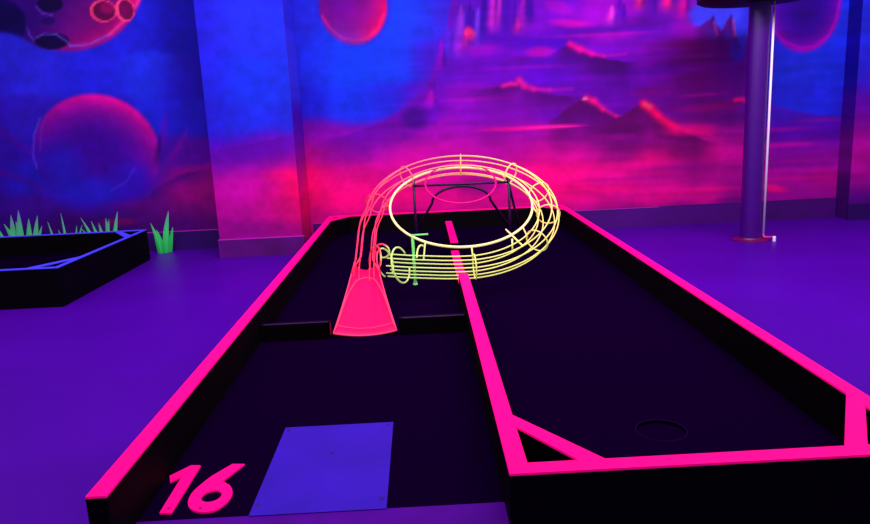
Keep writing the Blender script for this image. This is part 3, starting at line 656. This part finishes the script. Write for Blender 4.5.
# dark steel stand behind the loop
def leg(a, b, n='stand_leg', r=.0095): tube(n, [([a, b], False)], r, darkm, track, 8)
lb = circ(RC, RR, RT, math.radians(131)); rb = circ(RC, RR, RT, math.radians(41))
leg((lb.x, lb.y, lb.z), (lb.x, lb.y+.05, TF)); leg((rb.x, rb.y, rb.z), (rb.x+.01, rb.y+.05, TF)); leg((rb.x-.01, rb.y, rb.z), (rb.x+.17, rb.y+.45, TF))
leg((lb.x, lb.y, .725), (rb.x, rb.y, .725), 'stand_bar', .008)
ar = [(.10+.22*math.cos(math.pi*k/20), lb.y+.22, .57+.115*math.sin(math.pi*k/20)) for k in range(21)]
ar = [(.62, lb.y+.6, TF)]+ar+[(-.36, lb.y+.6, TF)]
tube('stand_arch', [(ar, False)], .010, darkm, track, 8)
adopt(track)

# ------------------------------------------------------------------ neighbouring hole at the left
ob = thing('neighbouring_lane', 'black lane box with thin glowing blue rim standing near the left wall', 'minigolf lane', (-3.4, 3.26, 0))
X0, X1, Y0, Y1, t2 = -5.2, -2.785, 3.26, 4.95, .03
def r2_(n, o): return rail(n, o, 0, RZ, ob, blue)
r2_('end_rail', [(X1-t2, Y0+t2), (X1, Y0+t2), (X1, Y1-t2), (X1-t2, Y1-t2)])
r2_('side_rail', [(X0, Y0), (X1, Y0), (X1, Y0+t2), (X0, Y0+t2)])
r2_('side_rail', [(X0, Y1-t2), (X1, Y1-t2), (X1, Y1), (X0, Y1)])
r2_('end_rail', [(X0, Y0+t2), (X0+t2, Y0+t2), (X0+t2, Y1-t2), (X0, Y1-t2)])
r2_('corner_brace', [(X1-t2-.21, Y0+t2), (X1-t2-.15, Y0+t2), (X1-t2, 3.58), (X1-t2, 3.66)])
r2_('corner_brace', [(X1-t2, 4.52), (X1-t2, 4.64), (X1-t2-.20, Y1-t2), (X1-t2-.26, Y1-t2)])
box('turf', (X0+t2, Y0+t2, .05), (X1-t2, Y1-t2, .1), turfm, ob)
adopt(ob)

# ------------------------------------------------------------------ pole with the dark round shade
pc = (2.69, 4.45)
pole = thing('steel_column', 'tall polished violet steel column carrying a black disc, right of the lane', 'column', (pc[0], pc[1], 0))
steel = mat('polished_violet_steel', (66, 0, 120), .35, .4, noise=.05)
lathe('shaft', [(.085, 0), (.085, 2.03)], steel, pole, (pc[0], pc[1], 0), 48)
lathe('base_plate', [(.15, 0), (.15, .012), (.10, .018), (.095, .03)], mat('plum_base_plate', (110, 0, 90), .4, .4), pole, (pc[0], pc[1], 0), 48)
lathe('round_top', [(.30, 2.005), (.44, 2.02), (.47, 2.035), (.47, 2.09), (.10, 2.11)], mat('black_round_top', (6, 2, 14), .5, .2), pole, (pc[0]-.03, pc[1], 0), 64)
glint = tube('highlight_rod', [([(pc[0]+.098, pc[1]-.042, .045), (pc[0]+.098, pc[1]-.042, 2.02)], False)], .0100, white, pole, 12)  # white rod added to stand for the specular line down the polished shaft
glint['label'] = 'slim bright white rod standing for the highlight along the column'
tube('foot_bar', [([(pc[0]+.098, pc[1]-.042, .05), (pc[0]+.10, pc[1]-.05, .03), (pc[0]+.18, pc[1]-.06, .028)], False)], .011, mat('pink_foot_bar', (215, 40, 150), .4, .4), glint, 10)
lathe('end_stub', [(.014, 0), (.014, .04), (.010, .045)], white, glint, (pc[0]+.165, pc[1]-.105, 0), 16)
adopt(pole)

# ------------------------------------------------------------------ artificial grass along the left wall
def grass_mat():
    m = bpy.data.materials.new('fluorescent_grass_blade'); m.use_nodes = True; nt = m.node_tree; b = nt.nodes['Principled BSDF']
    tc = nt.nodes.new('ShaderNodeTexCoord'); sp = nt.nodes.new('ShaderNodeSeparateXYZ'); cr = nt.nodes.new('ShaderNodeValToRGB')
    nt.links.new(tc.outputs['Object'], sp.inputs[0]); nt.links.new(sp.outputs['Z'], cr.inputs[0])
    cr.color_ramp.elements[0].position = .02; cr.color_ramp.elements[0].color = lin((30, 190, 80))
    cr.color_ramp.elements[1].position = .52; cr.color_ramp.elements[1].color = lin((120, 130, 190))
    e = cr.color_ramp.elements.new(.20); e.color = lin((60, 225, 110))
    e = cr.color_ramp.elements.new(.33); e.color = lin((85, 190, 140))
    nt.links.new(cr.outputs[0], b.inputs['Base Color']); nt.links.new(cr.outputs[0], b.inputs['Emission Color']); b.inputs['Emission Strength'].default_value = .08
    b.inputs['Roughness'].default_value = .5
    return m
GM = grass_mat()
def tuft(x, y, blades, label):
    """blades: (base dx, tip dx, height, half width)"""
    V, F = [], []
    for q, (bx, tx, h, hw) in enumerate(blades):
        b0 = len(V); dy = ((q*37) % 11-5)*.008; n = 7
        for k in range(n+1):
            t = k/n; xx = bx+(tx-bx)*t**1.5; zz = h*t; w = 1.45*hw*(.7+.9*t-1.6*t*t)+.0012; yy = dy-.03*t*t
            V += [(xx-w, yy, zz), (xx, yy-.006*(1-t)-.001, zz), (xx+w, yy, zz), (xx, yy+.003, zz)]
        for k in range(n):
            a = b0+4*k
            for s in range(4): F.append((a+s, a+(s+1) % 4, a+4+(s+1) % 4, a+4+s))
        F.append((b0+3, b0+2, b0+1, b0)); F.append(tuple(b0+4*n+s for s in range(4)))
    o = new_mesh('grass_tuft', V, F, GM); o.location = (x, y, 0)
    tag(o, label, 'artificial grass', 'green grass tufts along the left wall')
    return o
tuft(-2.765, 5.30, [(-.03, -.085, .31, .016), (-.02, -.05, .24, .018), (0, .01, .22, .02), (.012, .10, .42, .022), (.03, .06, .27, .018), (.04, .10, .25, .016), (-.05, -.07, .20, .015)], 'small bright green grass tuft on the open floor between blue-rimmed box and wall column')
tuft(-3.33, 5.25, [(-.05, -.16, .40, .016), (-.03, -.08, .36, .016), (0, -.02, .30, .02), (.02, .0, .34, .02), (.05, .06, .38, .022), (.07, .17, .44, .018), (.03, .10, .37, .016), (-.07, -.2, .30, .014)], 'grass tuft behind the blue-rimmed box nearest its right corner')
tuft(-3.69, 5.25, [(-.09, -.12, .38, .010), (0, .0, .45, .010), (.06, .12, .32, .010), (.09, .20, .33, .010), (-.03, -.05, .29, .012)], 'thin sparse grass tuft of narrow blades behind the blue-rimmed box')
tuft(-4.12, 5.22, [(-.10, -.20, .42, .025), (-.06, -.03, .46, .03), (-.02, .03, .50, .03), (.03, .02, .40, .03), (.07, .13, .42, .028), (.10, .20, .44, .025), (.0, -.10, .38, .03), (.12, .24, .34, .02)], 'widest densest grass tuft behind the blue-rimmed box')
tuft(-4.48, 5.22, [(-.04, -.08, .42, .022), (.0, .03, .47, .022), (.05, .12, .40, .02), (-.08, -.18, .38, .02)], 'leftmost grass tuft behind the blue-rimmed box at picture edge')
